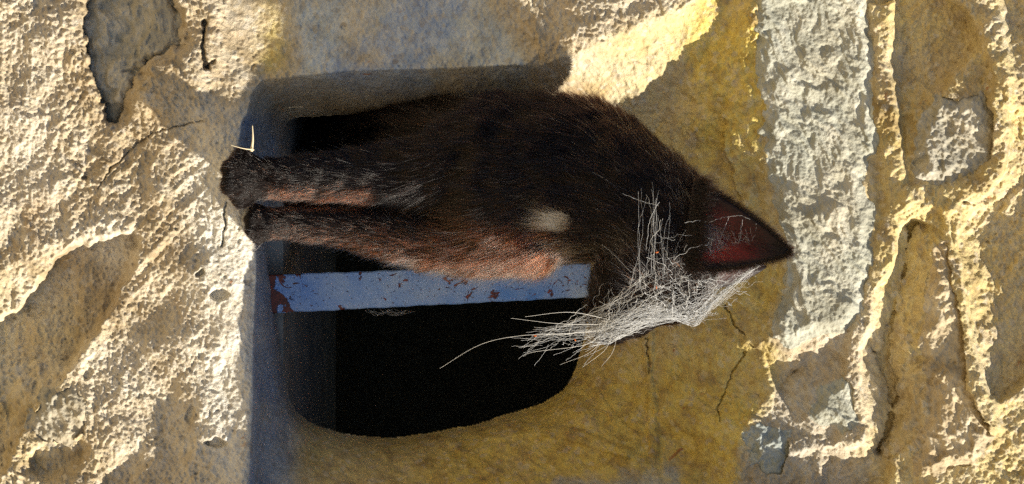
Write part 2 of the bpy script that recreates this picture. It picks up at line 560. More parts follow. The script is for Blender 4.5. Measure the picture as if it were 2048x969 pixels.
STONES = [
    ('lintel_stone', 'lintel', [(1500, -260), (1512, 110), (1534, 215), (1516, 256), (1528, 330), (1563, 450), (1571, 560), (1545, 668), (1570, 690), (1640, 672), (1700, 655), (1735, 600),
                      (1750, 500), (1745, 420), (1735, 350), (1765, 300), (1765, 220), (1740, 170), (1755, 80), (1735, 0), (1735, -260)], .0075, 81),
    ('rubble_stone', 'buffgrey', [(1832, 225), (1868, 190), (1930, 185), (1985, 165), (1990, 290), (1972, 340), (1920, 362), (1850, 366), (1826, 330)], .006, 82),
    ('rubble_stone', 'warmstone', [(1850, 560), (1890, 470), (1915, 540), (1935, 660), (1960, 790), (1990, 860), (1960, 930), (1880, 960), (1810, 935), (1845, 860), (1860, 770), (1842, 664)], .0065, 83),
    ('rubble_stone', 'lintel', [(1622, 800), (1650, 750), (1668, 762), (1690, 730), (1716, 760), (1722, 840), (1700, 880), (1660, 850), (1625, 838)], .010, 84),
    ('rubble_stone', 'bluestone', [(1488, 850), (1530, 838), (1575, 850), (1600, 900), (1580, 955), (1520, 965), (1485, 920)], .005, 85),
    ('rubble_stone', 'buffgrey', [(155, 30), (195, -60), (260, -80), (345, -60), (378, 40), (380, 100), (340, 115), (300, 140), (268, 180), (262, 230), (235, 265), (200, 245), (182, 185), (165, 119)], -.010, 86),
    ('rubble_stone', 'buffgrey', [(60, 800), (95, 775), (160, 785), (190, 830), (170, 885), (110, 905), (62, 880)], .007, 87),
]
wallroot = empty('stone_wall', P(BOT, H / 2, 0))
tag(wallroot, 'sunlit rubble stone wall with thick cream mortar around a splayed window niche', 'wall', None, 'thing')
stone_h = np.full(U.shape, -1.0)
hs_smooth = .0055 * fbm(X * 9, Z * 9, 3, 3)
pending = []
for name, mat, poly, proud, seed in STONES:
    s = sdf(U, V, smooth_poly(poly, 1)) + wob * 1.5 + 14 * fbm(X * 28, Z * 28, seed + 9, 3)
    if mat == 'lintel':
        ax_ = X * .8 + Z * .6 + wx * .8; az_ = -X * .6 + Z * .8 + wz * .8
        rel = .0050 * terr(ax_ * 24, az_ * 34, seed, 4, 4) + .0022 * terr(ax_ * 40, az_ * 80, seed + 3, 3, 3) + .0009 * fbm(ax_ * 150, az_ * 380, seed + 5, 3) + .0006 * fbm(X * 600, Z * 600, seed + 6, 2)
    else:
        rel = (.0080 if seed == 86 else .0050) * terr((X + wx) * 42, (Z + wz) * 42, seed, 3) + .0026 * terr((X + wx) * 120, (Z + wz) * 120, seed + 3, 3, 3) + .0014 * fbm(X * 380, Z * 380, seed + 5, 3)
    top = hs_smooth + proud + rel
    hs = np.where(s > 0, top - .005 * (1 - sstep(0, 30, s)), -9)
    hs = np.where(s <= 0, top - .005 + np.clip(s, -14, 0) * .0009, hs)      # the flank runs down into the bed
    msk = s > -12
    pending.append((name, mat, msk, base * .55 * 0 - hs, seed))
    # mortar is banked up against the stone's flank
    fill = top - .0055 + .0016 * fbm(X * 120, Z * 120, seed + 11, 3) - np.clip(-s, 0, 200) * .00024
    if proud > 0:
        Y0 = np.where((s < 10) & (s > -60), np.minimum(Y0, -fill), Y0)
    # mortar under the stone lies lower
    bed = top - .004
    Y0 = np.where(s > 12, np.maximum(Y0, -(bed - .007)), Y0)

def sheet(name, Yd, keepquad, mat, parent, zone=None):
    s = (DIST + Yd) * K
    co = np.stack([(V - H / 2) * s, Yd, CAMZ + (U - W / 2) * s], -1)
    nu, nv = U.shape
    idx = np.arange(nu * nv).reshape(nu, nv)
    q = np.stack([idx[:-1, :-1], idx[1:, :-1], idx[1:, 1:], idx[:-1, 1:]], -1)[keepquad]
    used = np.unique(q)
    remap = np.full(nu * nv, -1, np.int64); remap[used] = np.arange(len(used))
    o = np_mesh(name, co.reshape(-1, 3)[used], remap[q], mat, parent)
    if zone is not None:
        a = o.data.color_attributes.new('zone', 'FLOAT_COLOR', 'POINT')
        z4 = np.ones((nu * nv, 4), np.float32); z4[:, :4] = zone.reshape(-1, 4)
        a.data.foreach_set('color', z4[used].ravel())
    return o

def quadmask(m):
    return m[:-1, :-1] & m[1:, :-1] & m[1:, 1:] & m[:-1, 1:]

# what the mortar is made of where: R ochre limewash, G grey cement, B fresh pale lime
ochre = .95 * sstep(-30, 20, sO) * sstep(880, 1240, U + .35 * (V - 600)) + .75 * sstep(-20, 20, sO) * sstep(760, 900, V) * sstep(560, 640, U)
ochre += .95 * np.exp(-((U - 548) / 30) ** 2) * (1 - sstep(120, 170, V))
ochre += .5 * sstep(1680, 1780, U) + .30 * (1 - sstep(60, 240, U)) * sstep(450, 700, V)
ochre += .8 * sstep(1350, 1440, U) * (1 - sstep(1560, 1640, U)) * (1 - sstep(260, 400, V))
ochre *= .75 + .6 * fbm(X * 18, Z * 18, 91, 4)
ochre = np.clip(ochre, 0, 1)
grey = 1.1 * sstep(-10, 50, sdf(U, V, [(560, -600), (570, 200), (1075, 215), (1080, 130), (990, -30), (900, -600)])) * (.7 + .8 * fbm(X * 30, Z * 30, 93, 4))
grey += .6 * sstep(-6, 6, sO) * (1 - sstep(560, 620, U)) * (V > 300) + .35 * sstep(1480, 1560, U) * (1 - sstep(1600, 1700, U)) * sstep(700, 800, V)
grey += .9 * sstep(0, 60, sdf(U, V, [(1080, 925), (1380, 915), (1420, 1100), (1040, 1100)]) + 6 * wob)
grey = np.clip(grey, 0, 1)
ochre = np.clip(ochre - .8 * sstep(0, 60, sdf(U, V, [(1080, 925), (1380, 915), (1420, 1100), (1040, 1100)]) + 6 * wob), 0, 1)
pale = np.clip(.95 * sstep(330, 460, U) * (1 - sstep(515, 560, U)) * sstep(150, 330, V) + .12 * (1 - sstep(420, 520, U)) + .5 * (fbm(X * 25, Z * 25, 95, 4)), 0, 1)
blue = .85 * sstep(-4, 5, sO) * (1 - sstep(540, 610, U)) * sstep(215, 250, V) * (.8 + .6 * fbm(X * 60, Z * 60, 97, 4))  # bluish shade along the sill, painted into the mortar colour
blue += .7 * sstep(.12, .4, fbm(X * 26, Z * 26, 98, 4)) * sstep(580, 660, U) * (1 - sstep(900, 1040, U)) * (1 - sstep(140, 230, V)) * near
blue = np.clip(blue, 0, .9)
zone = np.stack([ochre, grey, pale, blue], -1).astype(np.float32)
hole_keep = sH < 2.0
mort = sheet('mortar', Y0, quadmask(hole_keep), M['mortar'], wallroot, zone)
for name, mat, msk, Yd, seed in pending:
    so_ = sheet(name, Yd, quadmask(msk), M[mat], wallroot)
names = {}

# ground in front, dim room behind
gm = bmesh.new()
n = 24
for i in range(n + 1):
    for j in range(n + 1):
        x = -40 + 80 * i / n; y = -40 + 41 * j / n
        gm.verts.new((x, y, 0))
gm.verts.ensure_lookup_table()
for i in range(n):
    for j in range(n):
        a = i * (n + 1) + j
        gm.faces.new([gm.verts[k] for k in (a, a + n + 1, a + n + 2, a + 1)])
tag(bm_obj('ground', gm, M['ground'], None, False), None, None, None, 'structure')

LEDGE = P(512, 484, 0).z
def box_bm(x0, x1, y0, y1, z0, z1, bm=None):
    bm = bm or bmesh.new()
    vv = [bm.verts.new((x, y, z)) for x in (x0, x1) for y in (y0, y1) for z in (z0, z1)]
    for f in ((0, 1, 3, 2), (4, 6, 7, 5), (0, 4, 5, 1), (2, 3, 7, 6), (0, 2, 6, 4), (1, 5, 7, 3)):
        bm.faces.new([vv[i] for i in f])
    return bm
rb = bmesh.new()
x0, x1, y0, y1, z0, z1 = -.9, .9, .10, 1.7, LEDGE - .55, LEDGE + .9
vv = [rb.verts.new((x, y, z)) for x in (x0, x1) for y in (y0, y1) for z in (z0, z1)]
for f in ((0, 1, 3, 2), (4, 6, 7, 5), (2, 3, 7, 6), (0, 2, 6, 4), (1, 5, 7, 3)):
    rb.faces.new([vv[i] for i in f])
tag(bm_obj('room', rb, M['dark_room'], None, False), None, None, None, 'structure')
# the thickness of the wall behind the opening
hp = smooth_poly(HOLE, 2)
rngs = []
sl = bmesh.new()
for yy_, gr in ((DEEP + .004, 1.02), (DEEP + .02, 1.12), (.16, 1.2), (.24, 1.25)):
    rngs.append([])
    for (u_, v_) in hp:
        q_ = P(860 + (u_ - 860) * gr, 550 + (v_ - 550) * gr, DEEP)
        rngs[-1].append(sl.verts.new((q_.x + .0015 * math.sin(u_ * .05 + yy_ * 60), yy_, max(q_.z, LEDGE - .01))))
for a_, b_ in zip(rngs[:-1], rngs[1:]):
    for i in range(len(hp)):
        j = (i + 1) % len(hp)
        sl.faces.new((a_[i], a_[j], b_[j], b_[i]))
tag(bm_obj('window_reveal', sl, M['dark_room'], wallroot))
lb = box_bm(-.30, .32, .095, .42, LEDGE - .5, LEDGE)
bmesh.ops.bevel(lb, geom=lb.edges[:], offset=.012, segments=2, affect='EDGES')
tag(bm_obj('inner_ledge', lb, M['dark_room'], None, False), None, None, None, 'structure')

# ------------------------------------------------------------------ the painted bar
A = P(505, 590, .086); B = P(1290, 556, .114)
axisv = (B - A)
L = axisv.length
bb_ = bmesh.new()
w0, w1, th = px(39, .08), px(33, .105), .0028
nseg = 60
rings = []
for i in range(nseg + 1):
    f = i / nseg
    w_ = w0 + (w1 - w0) * f + .00025 * math.sin(i * 1.7) + .0002 * math.sin(i * .63 + 1)
    y_ = .0006 * math.sin(i * .31)
    ring = []
    c = .0009
    for (sx_, sy_) in ((-w_ + c, -th), (w_ - c, -th), (w_, -th + c), (w_, th - c), (w_ - c, th), (-w_ + c, th), (-w_, th - c), (-w_, -th + c)):
        ring.append(bb_.verts.new((sx_, sy_ + y_, L * f)))
    rings.append(ring)
for i in range(nseg):
    for j in range(8):
        bb_.faces.new((rings[i][j], rings[i][(j + 1) % 8], rings[i + 1][(j + 1) % 8], rings[i + 1][j]))
bb_.faces.new(rings[0]); bb_.faces.new(rings[-1])
bar = bm_obj('window_bar', bb_, M['paint'], None, False)
bar.location = A
bar.rotation_euler = axisv.to_track_quat('Z', 'Y').to_euler()
# keep the broad face towards the room's outside
q = axisv.normalized()
xax = Vector((1, 0, 0)); xax = (xax - q * xax.dot(q)).normalized(); yax = q.cross(xax)
bar.matrix_world = Matrix((( xax.x, yax.x, q.x, A.x), (xax.y, yax.y, q.y, A.y), (xax.z, yax.z, q.z, A.z), (0, 0, 0, 1)))
tag(bar, 'flat upright window bar with pale blue paint flaking off red primer', 'window bar')

# ------------------------------------------------------------------ the cat
catroot = empty('cat', P(545, 400, .02))
tag(catroot, 'black cat with white chest spot leaning out of the window niche, forepaws on the sill', 'cat')
# chains of (u, v, Y, radius px)
CH = {
 'torso': [(690, 300, .20, 92), (760, 305, .13, 100), (860, 325, .07, 122), (960, 352, .025, 148), (1050, 362, -.005, 172), (1140, 352, -.020, 160), (1210, 385, -.038, 138), (1275, 425, -.055, 122)],
 'nape': [(1170, 345, -.02, 140), (1260, 385, -.04, 116), (1345, 432, -.056, 92), (1385, 440, -.062, 70)],
 'head': [(1275, 430, -.055, 118), (1318, 488, -.068, 112), (1330, 520, -.070, 112), (1325, 555, -.070, 98)],
 'muzzle': [(1300, 560, -.070, 88), (1262, 612, -.071, 66), (1232, 642, -.072, 46), (1218, 656, -.072, 36)],
 'chin': [(1260, 560, -.070, 78), (1222, 610, -.072, 46), (1206, 640, -.072, 30)],
 'legA': [(1010, 300, -.012, 112), (900, 335, -.008, 84), (800, 352, -.004, 62), (720, 354, -.004, 56), (640, 355, -.008, 48), (570, 358, -.014, 42), (535, 359, -.020, 41), (505, 360, -.026, 42)],
 'legB': [(1060, 455, -.012, 92), (960, 480, -.006, 72), (870, 490, .0, 52), (780, 474, .002, 48), (700, 460, .001, 41), (620, 450, -.002, 35), (575, 447, -.005, 33), (545, 447, -.009, 33)],
 'thigh': [(740, 310, .17, 95), (690, 310, .17, 80), (640, 330, .16, 50), (622, 340, .15, 34)],
 'thighR': [(740, 360, .16, 95), (680, 400, .15, 66), (620, 410, .14, 40), (604, 410, .12, 34)],
 'tail': [(660, 300, .25, 40), (620, 330, .29, 24), (610, 420, .31, 20), (612, 520, .30, 18), (616, 570, .27, 16)],
}
def ico(bm, c, r, sc=(1, 1, 1)):
    mtx = Matrix.Translation(c) @ Matrix.Diagonal((r * sc[0], r * sc[1], r * sc[2], 1))
    bmesh.ops.create_icosphere(bm, subdivisions=2, radius=1, matrix=mtx)
cb = bmesh.new()
BONES = []
for nm_, ch in CH.items():
    for a, b in zip(ch[:-1], ch[1:]):
        pa, pb = P(*a[:3]), P(*b[:3])
        ra, rb_ = px(a[3], a[2]), px(b[3], b[2])
        BONES.append((nm_, pa, pb, ra, rb_))
        k = max(2, int((pb - pa).length / (min(ra, rb_) * .35)) + 1)
        for i in range(k + 1):
            f = i / k
            ico(cb, pa.lerp(pb, f), ra + (rb_ - ra) * f, (1, .92, 1) if nm_ in ('torso', 'head') else (1, 1, 1))
# paws: knuckles and toes drooping over the lip of the sill
def paw(c, toes, r):
    ico(cb, P(*c), px(r), (1, .95, .9))
    for (u_, v_, y_, r_) in toes:
        ico(cb, P(u_, v_, y_), px(r_), (1, 1, 1.1))
paw((500, 358, -.026, ), [(484, 315, -.031, 20), (466, 338, -.038, 22), (464, 372, -.039, 22), (482, 400, -.031, 19)], 47)
paw((527, 450, -.010, ), [(514, 420, -.013, 15), (505, 439, -.019, 17), (506, 462, -.019, 17), (518, 478, -.013, 14)], 33)
# cheek, brow
ico(cb, P(1292, 545, -.092), px(64, -.09)); ico(cb, P(1292, 545, -.048), px(64, -.05))
ico(cb, P(1372, 566, -.084), px(44)); ico(cb, P(1372, 566, -.056), px(44))
ico(cb, P(1236, 628, -.082), px(34)); ico(cb, P(1236, 628, -.062), px(34))
tmp_me = bpy.data.meshes.new('cat_body_raw'); cb.to_mesh(tmp_me); cb.free()
tmp = bpy.data.objects.new('cat_body_raw', tmp_me); C.objects.link(tmp)
mr = tmp.modifiers.new('r', 'REMESH'); mr.mode = 'VOXEL'; mr.voxel_size = .0022
ms = tmp.modifiers.new('s', 'SMOOTH'); ms.factor = .5; ms.iterations = 6
dg = bpy.context.evaluated_depsgraph_get()
body_me = bpy.data.meshes.new_from_object(tmp.evaluated_get(dg))
bpy.data.objects.remove(tmp); bpy.data.meshes.remove(tmp_me)
body_me.name = 'body'
for p in body_me.polygons: p.use_smooth = True
body_me.materials.clear(); body_me.materials.append(M['skin'])
body = link(bpy.data.objects.new('body', body_me))
body.parent = catroot; body.matrix_parent_inverse = catroot.matrix_world.inverted()
bvh = BVHTree.FromPolygons([v.co[:] for v in body_me.vertices], [p.vertices[:] for p in body_me.polygons])

# fur ------------------------------------------------------------
def strands(name, roots, dirs, lens, rad, mat, parent, npt=5, droop=.35, curl=.15, seed=1):
    n = len(roots)
    r = np.random.default_rng(seed)
    tt = np.linspace(0, 1, npt)
    side = r.normal(size=(n, 3)) * curl
    g = np.array([0, 0, -1.0]) * droop
    pts = roots[:, None, :] + lens[:, None, None] * (tt[None, :, None] * dirs[:, None, :] + (tt ** 2)[None, :, None] * (side + g)[:, None, :] * .5)
    hc = bpy.data.hair_curves.new(name)
    hc.add_curves([npt] * n)
    hc.position_data.foreach_set('vector', pts.reshape(-1).astype(np.float32))
    ra = hc.attributes.get('radius') or hc.attributes.new('radius', 'FLOAT', 'POINT')
    rr = (rad[:, None] * (1 - .85 * tt[None, :] ** 1.5)).reshape(-1).astype(np.float32)
    ra.data.foreach_set('value', rr)
    hc.materials.append(mat)
    o = bpy.data.objects.new(name, hc)
    link(o)
    o.parent = parent
    o.matrix_parent_inverse = parent.matrix_world.inverted()
    return o

nv = len(body_me.vertices)
vc = np.empty(nv * 3, np.float32); body_me.vertices.foreach_get('co', vc); vc = vc.reshape(-1, 3).astype(np.float64)
body_me.calc_loop_triangles()
nt_ = len(body_me.loop_triangles)
tri = np.empty(nt_ * 3, np.int32); body_me.loop_triangles.foreach_get('vertices', tri); tri = tri.reshape(-1, 3)
vn = np.empty(nv * 3, np.float32); body_me.vertices.foreach_get('normal', vn); vn = vn.reshape(-1, 3).astype(np.float64)
e1 = vc[tri[:, 1]] - vc[tri[:, 0]]; e2 = vc[tri[:, 2]] - vc[tri[:, 0]]
area = np.linalg.norm(np.cross(e1, e2), axis=1) / 2
cen = vc[tri].mean(1)
# hair is thick where the coat stands in the niche's light, sparse in the dark room
weight = area * np.where(cen[:, 1] > .12, .12, 1.0)
def sample(n, wgt, seed):
    r = np.random.default_rng(seed)
    t_ = r.choice(nt_, n, p=wgt / wgt.sum())
    a = r.random(n); b = r.random(n); f = a + b > 1
    a[f] = 1 - a[f]; b[f] = 1 - b[f]
    T = tri[t_]
    w_ = np.stack([1 - a - b, a, b], -1)[:, :, None]
    p_ = (vc[T] * w_).sum(1); n_ = (vn[T] * w_).sum(1)
    n_ /= np.linalg.norm(n_, axis=1)[:, None]
    return p_, n_
def flow(pts, nrm):
    best = np.full(len(pts), 1e9); fl = np.zeros((len(pts), 3)); ln = np.zeros(len(pts))
    for nm_, pa, pb, ra, rb_ in BONES:
        a = np.array(pa); b = np.array(pb); ab = b - a
        f = np.clip(((pts - a) @ ab) / (ab @ ab), 0, 1)
        d = np.linalg.norm(pts - (a + f[:, None] * ab), axis=1) - (ra + (rb_ - ra) * f)
        sgn = -1.0 if nm_ in ('torso', 'nape', 'head', 'muzzle', 'chin') else 1.0
        dr = sgn * ab / np.linalg.norm(ab)
        base_l = {'torso': .0125, 'nape': .010, 'head': .008, 'muzzle': .0035, 'chin': .005, 'legA': .009, 'legB': .009, 'thigh': .013, 'thighR': .013, 'tail': .014}[nm_]
        if nm_.startswith('leg'):
            base_l = .0030 + .0075 * np.clip((ra - .009) / .02, 0, 1)
        m = d < best
        best[m] = d[m]; fl[m] = dr; ln[m] = base_l if np.isscalar(base_l) else base_l
    # chest hair hangs down
    fl = fl + np.array([0, 0, -.25])
    fl = fl - nrm * (fl * nrm).sum(1)[:, None]
    fl /= np.linalg.norm(fl, axis=1)[:, None] + 1e-9
    return fl, ln
NF = 190000
p_, n_ = sample(NF, weight, 11)
fl, ln = flow(p_, n_)
r = np.random.default_rng(12)
clump = np.stack([fbm(p_[:, 0] * 160 + i * 7, p_[:, 2] * 160 + p_[:, 1] * 90, 200 + i, 2) for i in range(3)], -1)
dirs = fl * .92 + n_ * .27 + clump * .42 + r.normal(size=(NF, 3)) * .10
dirs /= np.linalg.norm(dirs, axis=1)[:, None]
lens = ln * (.55 + .75 * r.random(NF)) * np.where(p_[:, 2] < P(548, 0, 0).z, .55, 1.0)
# the white spot on the chest
spot = np.array(P(1108, 440, -.06))
uv_u = W / 2 + (p_[:, 2] - CAMZ) / ((DIST + p_[:, 1]) * K); uv_v = H / 2 + p_[:, 0] / ((DIST + p_[:, 1]) * K)
inspot = (((uv_u - 1126) / 20) ** 2 + ((uv_v - 443) / 22) ** 2 < 1 + .5 * r.normal(size=NF)) & (p_[:, 1] < -.01)
keep = ~inspot
M['redfur'] = hair_material('sunlit_red_brown_fur', 0, 0, .22, (.52, .075, .030))  # sunlight on legs and lower flank, painted in as reddish hairs
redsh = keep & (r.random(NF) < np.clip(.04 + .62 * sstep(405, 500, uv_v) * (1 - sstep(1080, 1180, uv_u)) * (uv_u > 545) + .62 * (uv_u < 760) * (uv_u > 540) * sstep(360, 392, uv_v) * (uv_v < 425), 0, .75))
dk = keep & ~redsh
strands('fur', p_[dk], dirs[dk], lens[dk], np.full(dk.sum(), .000095), M['fur'], catroot, 5, .30, .18, 13)
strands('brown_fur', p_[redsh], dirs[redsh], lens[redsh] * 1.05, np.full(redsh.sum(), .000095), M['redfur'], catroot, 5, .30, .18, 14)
cu_ = W / 2 + (cen[:, 2] - CAMZ) / ((DIST + cen[:, 1]) * K); cv_ = H / 2 + cen[:, 0] / ((DIST + cen[:, 1]) * K)
pw, nw = sample(5200, area * ((np.abs(cu_ - 1120) < 45) & (np.abs(cv_ - 441) < 40) & (cen[:, 1] < 0)) + 1e-15, 15)
wu = W / 2 + (pw[:, 2] - CAMZ) / ((DIST + pw[:, 1]) * K); wv = H / 2 + pw[:, 0] / ((DIST + pw[:, 1]) * K)
mw = (((wu - 1130) / 24) ** 2 + ((wv - 441) / 22) ** 2 < 1 - .9 * r.random(len(wu))) & (pw[:, 1] < -.01)
pw, nw = pw[mw], nw[mw]
fw, _ = flow(pw, nw)
dw = fw * 1.0 + nw * .22 + r.normal(size=pw.shape) * .16; dw /= np.linalg.norm(dw, axis=1)[:, None]
strands('chest_spot', pw + nw * .0035, dw, .022 * (.25 + 1.0 * r.random(len(pw)) ** 2), np.full(len(pw), .00011), M['whitefur'], catroot, 5, .3, .2, 16)
# long pale guard hairs, crowded on the sunward side as painted glints
pg_, ng_ = sample(3600, weight * (.2 + 2.2 * sstep(-.02, .02, cen[:, 0])), 17)
fg, lg = flow(pg_, ng_)
dg_ = fg * .85 + ng_ * .5 + r.normal(size=pg_.shape) * .2; dg_ /= np.linalg.norm(dg_, axis=1)[:, None]
M['guard'] = hair_material('sun_glint_guard_hair', 0, 0, .25, (.70, .40, .33))
strands('guard_hair', pg_, dg_, lg * (1.1 + .7 * r.random(len(pg_))), np.full(len(pg_), .00008), M['guard'], catroot, 5, .3, .2, 18)

pb_, nb_ = sample(120000, weight, 33)
bu = W / 2 + (pb_[:, 2] - CAMZ) / ((DIST + pb_[:, 1]) * K); bv = H / 2 + pb_[:, 0] / ((DIST + pb_[:, 1]) * K)
mb = (bu > 780) & (bu < 1165) & (bv > 478 + .10 * (1000 - bu).clip(0)) & (nb_[:, 0] > .55) & (pb_[:, 1] < .03) & (r.random(120000) < .45)
pb_, nb_ = pb_[mb], nb_[mb]
fb, _ = flow(pb_, nb_)
db = fb * .8 + nb_ * .45 + r.normal(size=pb_.shape) * .15; db /= np.linalg.norm(db, axis=1)[:, None]
M['fringe'] = hair_material('pale_belly_fringe', 0, 0, .25, (.80, .62, .60))
strands('belly_fringe', pb_, db, .010 * (.5 + .7 * r.random(len(pb_))), np.full(len(pb_), .00009), M['fringe'], catroot, 5, .2, .2, 34)
pn, nn = sample(60000, area, 31)
nu1 = W / 2 + (pn[:, 2] - CAMZ) / ((DIST + pn[:, 1]) * K); nv1 = H / 2 + pn[:, 0] / ((DIST + pn[:, 1]) * K)
mn = (nu1 > 1335) & (nu1 < 1480) & (nv1 > 300) & (nv1 < 425) & (nn[:, 2] > .1) & (r.random(60000) < .6)
pn, nn = pn[mn], nn[mn]
fn, _ = flow(pn, nn)
dn = fn * .9 + nn * .35 + r.normal(size=pn.shape) * .15; dn /= np.linalg.norm(dn, axis=1)[:, None]
M['napefur'] = hair_material('rim_light_nape_fur', 0, 0, .25, (.34, .28, .30))  # rim light on the nape, put in as pale hairs
strands('nape_fur', pn, dn, .009 * (.6 + .6 * r.random(len(pn))), np.full(len(pn), .00009), M['napefur'], catroot, 5, .1, .2, 32)
# ears ------------------------------------------------------------
def ear_material():
    m, nt, b = new_mat('thin_ear_skin')
    co = obj_co(nt)
    n1 = noise(nt, co, 120, 5, .65)
    at = N(nt, 'ShaderNodeAttribute', attribute_name='rim')
    rim = mth(nt, 'ADD', at.outputs['Fac'], mth(nt, 'MULTIPLY', mth(nt, 'SUBTRACT', n1, .5), .5))
    nt.links.new(mix(nt, ramp(nt, rim, [(.25, (0, 0, 0)), (.95, (1, 1, 1))]), ramp(nt, n1, [(.3, (.05, .016, .012)), (.7, (.16, .05, .04))]), (.008, .005, .005)), b.inputs['Base Color'])
    b.inputs['Roughness'].default_value = .5
    tr = N(nt, 'ShaderNodeBsdfTranslucent')
    nt.links.new(mix(nt, ramp(nt, rim, [(.4, (0, 0, 0)), (.8, (1, 1, 1))]), (.55, .075, .03), (.04, .006, .003)), tr.inputs[0])
    mx = N(nt, 'ShaderNodeMixShader'); mx.inputs[0].default_value = .5
    nt.links.new(b.outputs[0], mx.inputs[1]); nt.links.new(tr.outputs[0], mx.inputs[2])
    nt.links.new(mx.outputs[0], nt.nodes['Material Output'].inputs[0])
    return m
M['ear'] = ear_material()
def ear(base_a, base_b, tip, bulge, name='ear'):
    """a cupped triangular pinna between two base corners and a tip, 1.2 mm thick"""
    A_, B_, T_ = (P(*x) for x in (base_a, base_b, tip))
    nrm = (B_ - A_).cross(T_ - A_).normalized()
    if nrm.y > 0: nrm = -nrm            # towards the viewer's side = the open side
    bm = bmesh.new()
    nu_, nv_ = 22, 18
    grid = [[None] * (nv_ + 1) for _ in range(nu_ + 1)]
    for i in range(nu_ + 1):
        f = i / nu_
        wid = (1 - f ** 1.7) * (1 - .05 * math.sin(f * 3)) + .015
        mid = A_.lerp(B_, .5).lerp(T_, f)
        for j in range(nv_ + 1):
            g = j / nv_ * 2 - 1
            half = (B_ - A_) * .5
            pt = mid + half * g * wid
            cup = (1 - g * g) * wid + .16 * math.sin(g * 5 + 1.2 + f * 2) * (1 - f) * wid
            pt = pt - nrm * bulge * cup * (1 - .45 * f)
            grid[i][j] = bm.verts.new(pt)
    for i in range(nu_):
        for j in range(nv_):
            bm.faces.new((grid[i][j], grid[i + 1][j], grid[i + 1][j + 1], grid[i][j + 1]))
    bm.verts.index_update()
    rim = [0.0] * len(bm.verts)
    for i in range(nu_ + 1):
        for j in range(nv_ + 1):
            g = abs(j / nv_ * 2 - 1)
            rim[grid[i][j].index] = max(g ** 2.2 * .9, (i / nu_) ** 1.5)
    o = bm_obj(name, bm, M['ear'], catroot)
    o.data.attributes.new('rim', 'FLOAT', 'POINT').data.foreach_set('value', rim)
    md = o.modifiers.new('thickness', 'SOLIDIFY'); md.thickness = .0012; md.offset = 0
    return o, nrm, A_, B_, T_
ear1, en, eA, eB, eT = ear((1395, 372, -.085), (1372, 534, -.106), (1577, 503, -.098), .010)
ear2, *_ = ear((1375, 450, -.040), (1400, 580, -.052), (1532, 534, -.045), -.014)
# hair on the ears: short fur on the rim, a pale tuft inside the near one
er, ed, el = [], [], []
for k in range(7000):
    f = r.random() ** 1.2; g = (1 if r.random() < .5 else -1) * (1 - (.25 * r.random() ** 2 if k % 3 else r.random()))
    wid = (1 - f ** 1.7)
    pt = eA.lerp(eB, .5).lerp(eT, f) + (eB - eA) * .5 * g * wid
    pt = pt - en * (.010 * (1 - g * g) - .0008 / max(wid, .3)) * wid * (1 - .45 * f)
    d_ = (eT - eA.lerp(eB, .5)).normalized() * .8 + (eB - eA).normalized() * g * .4 + Vector(r.normal(size=3)) * .25
    er.append(pt); ed.append(d_.normalized()); el.append((.003 + .004 * r.random()) * (1 if abs(g) > .7 else 1.3))
strands('ear_fur', np.array(er), np.array(ed), np.array(el), np.full(len(er), .00009), M['fur'], catroot, 4, .1, .1, 21)
for k in range(2600):
    f = -.06 + .10 * r.random() ** 1.5; g = r.uniform(-1.1, 1.1)
    pt = eA.lerp(eB, .5).lerp(eT, f) + (eB - eA) * .5 * g + en * (.002 + .004 * r.random())
    d_ = (eT - eA.lerp(eB, .5)).normalized() * .8 + (eB - eA).normalized() * (.25 * g) + en * .15 + Vector(r.normal(size=3)) * .18
    er.append(pt); ed.append(d_.normalized()); el.append(.006 + .010 * r.random() ** 1.5)
strands('ear_base_fur', np.array(er[-2600:]), np.array(ed[-2600:]), np.array(el[-2600:]), np.full(2600, .00009), M['fur'], catroot, 4, .1, .15, 23)
er, ed, el = [], [], []
for k in range(800):
    f = .01 + .30 * r.random() ** 1.6; g = -.35 + .9 * r.random()
    pt = eA.lerp(eB, .5).lerp(eT, f) + (eB - eA) * .5 * g
    pt = pt - en * .008 * (1 - g * g)
    d_ = (eT - eA.lerp(eB, .5)).normalized() * .7 + (eB - eA).normalized() * .55 + en * .35 + Vector(r.normal(size=3)) * .15
    er.append(pt); ed.append(d_.normalized()); el.append(.010 + .008 * r.random())
M['tuft'] = hair_material('pale_ear_hair', 0, 0, .3, (.80, .52, .45))
strands('ear_tuft', np.array(er), np.array(ed), np.array(el), np.full(len(er), .00010), M['tuft'], catroot, 5, .1, .25, 22)

# eye, nose, whiskers
def eye_material():
    m, nt, b = new_mat('amber_eye')
    b.inputs['Base Color'].default_value = (.03, .02, .006, 1)
    b.inputs['Roughness'].default_value = .08
    b.inputs['Coat Weight'].default_value = .6
    return m
M['eye'] = eye_material()
for yy in (-.093, -.049):
    eb = bmesh.new(); bmesh.ops.create_uvsphere(eb, u_segments=20, v_segments=12, radius=.0075)
    bm_obj('eye', eb, M['eye'], catroot, True).location = P(1318, 600, yy)
nb = bmesh.new(); bmesh.ops.create_icosphere(nb, subdivisions=3, radius=.0048, matrix=Matrix.Diagonal((.8, 1.1, .8, 1)))
M['nose'] = simple_material('dark_nose_leather', (.03, .018, .016), .45, .5)
nose = bm_obj('nose', nb, M['nose'], catroot); nose.location = P(1202, 678, -.072)

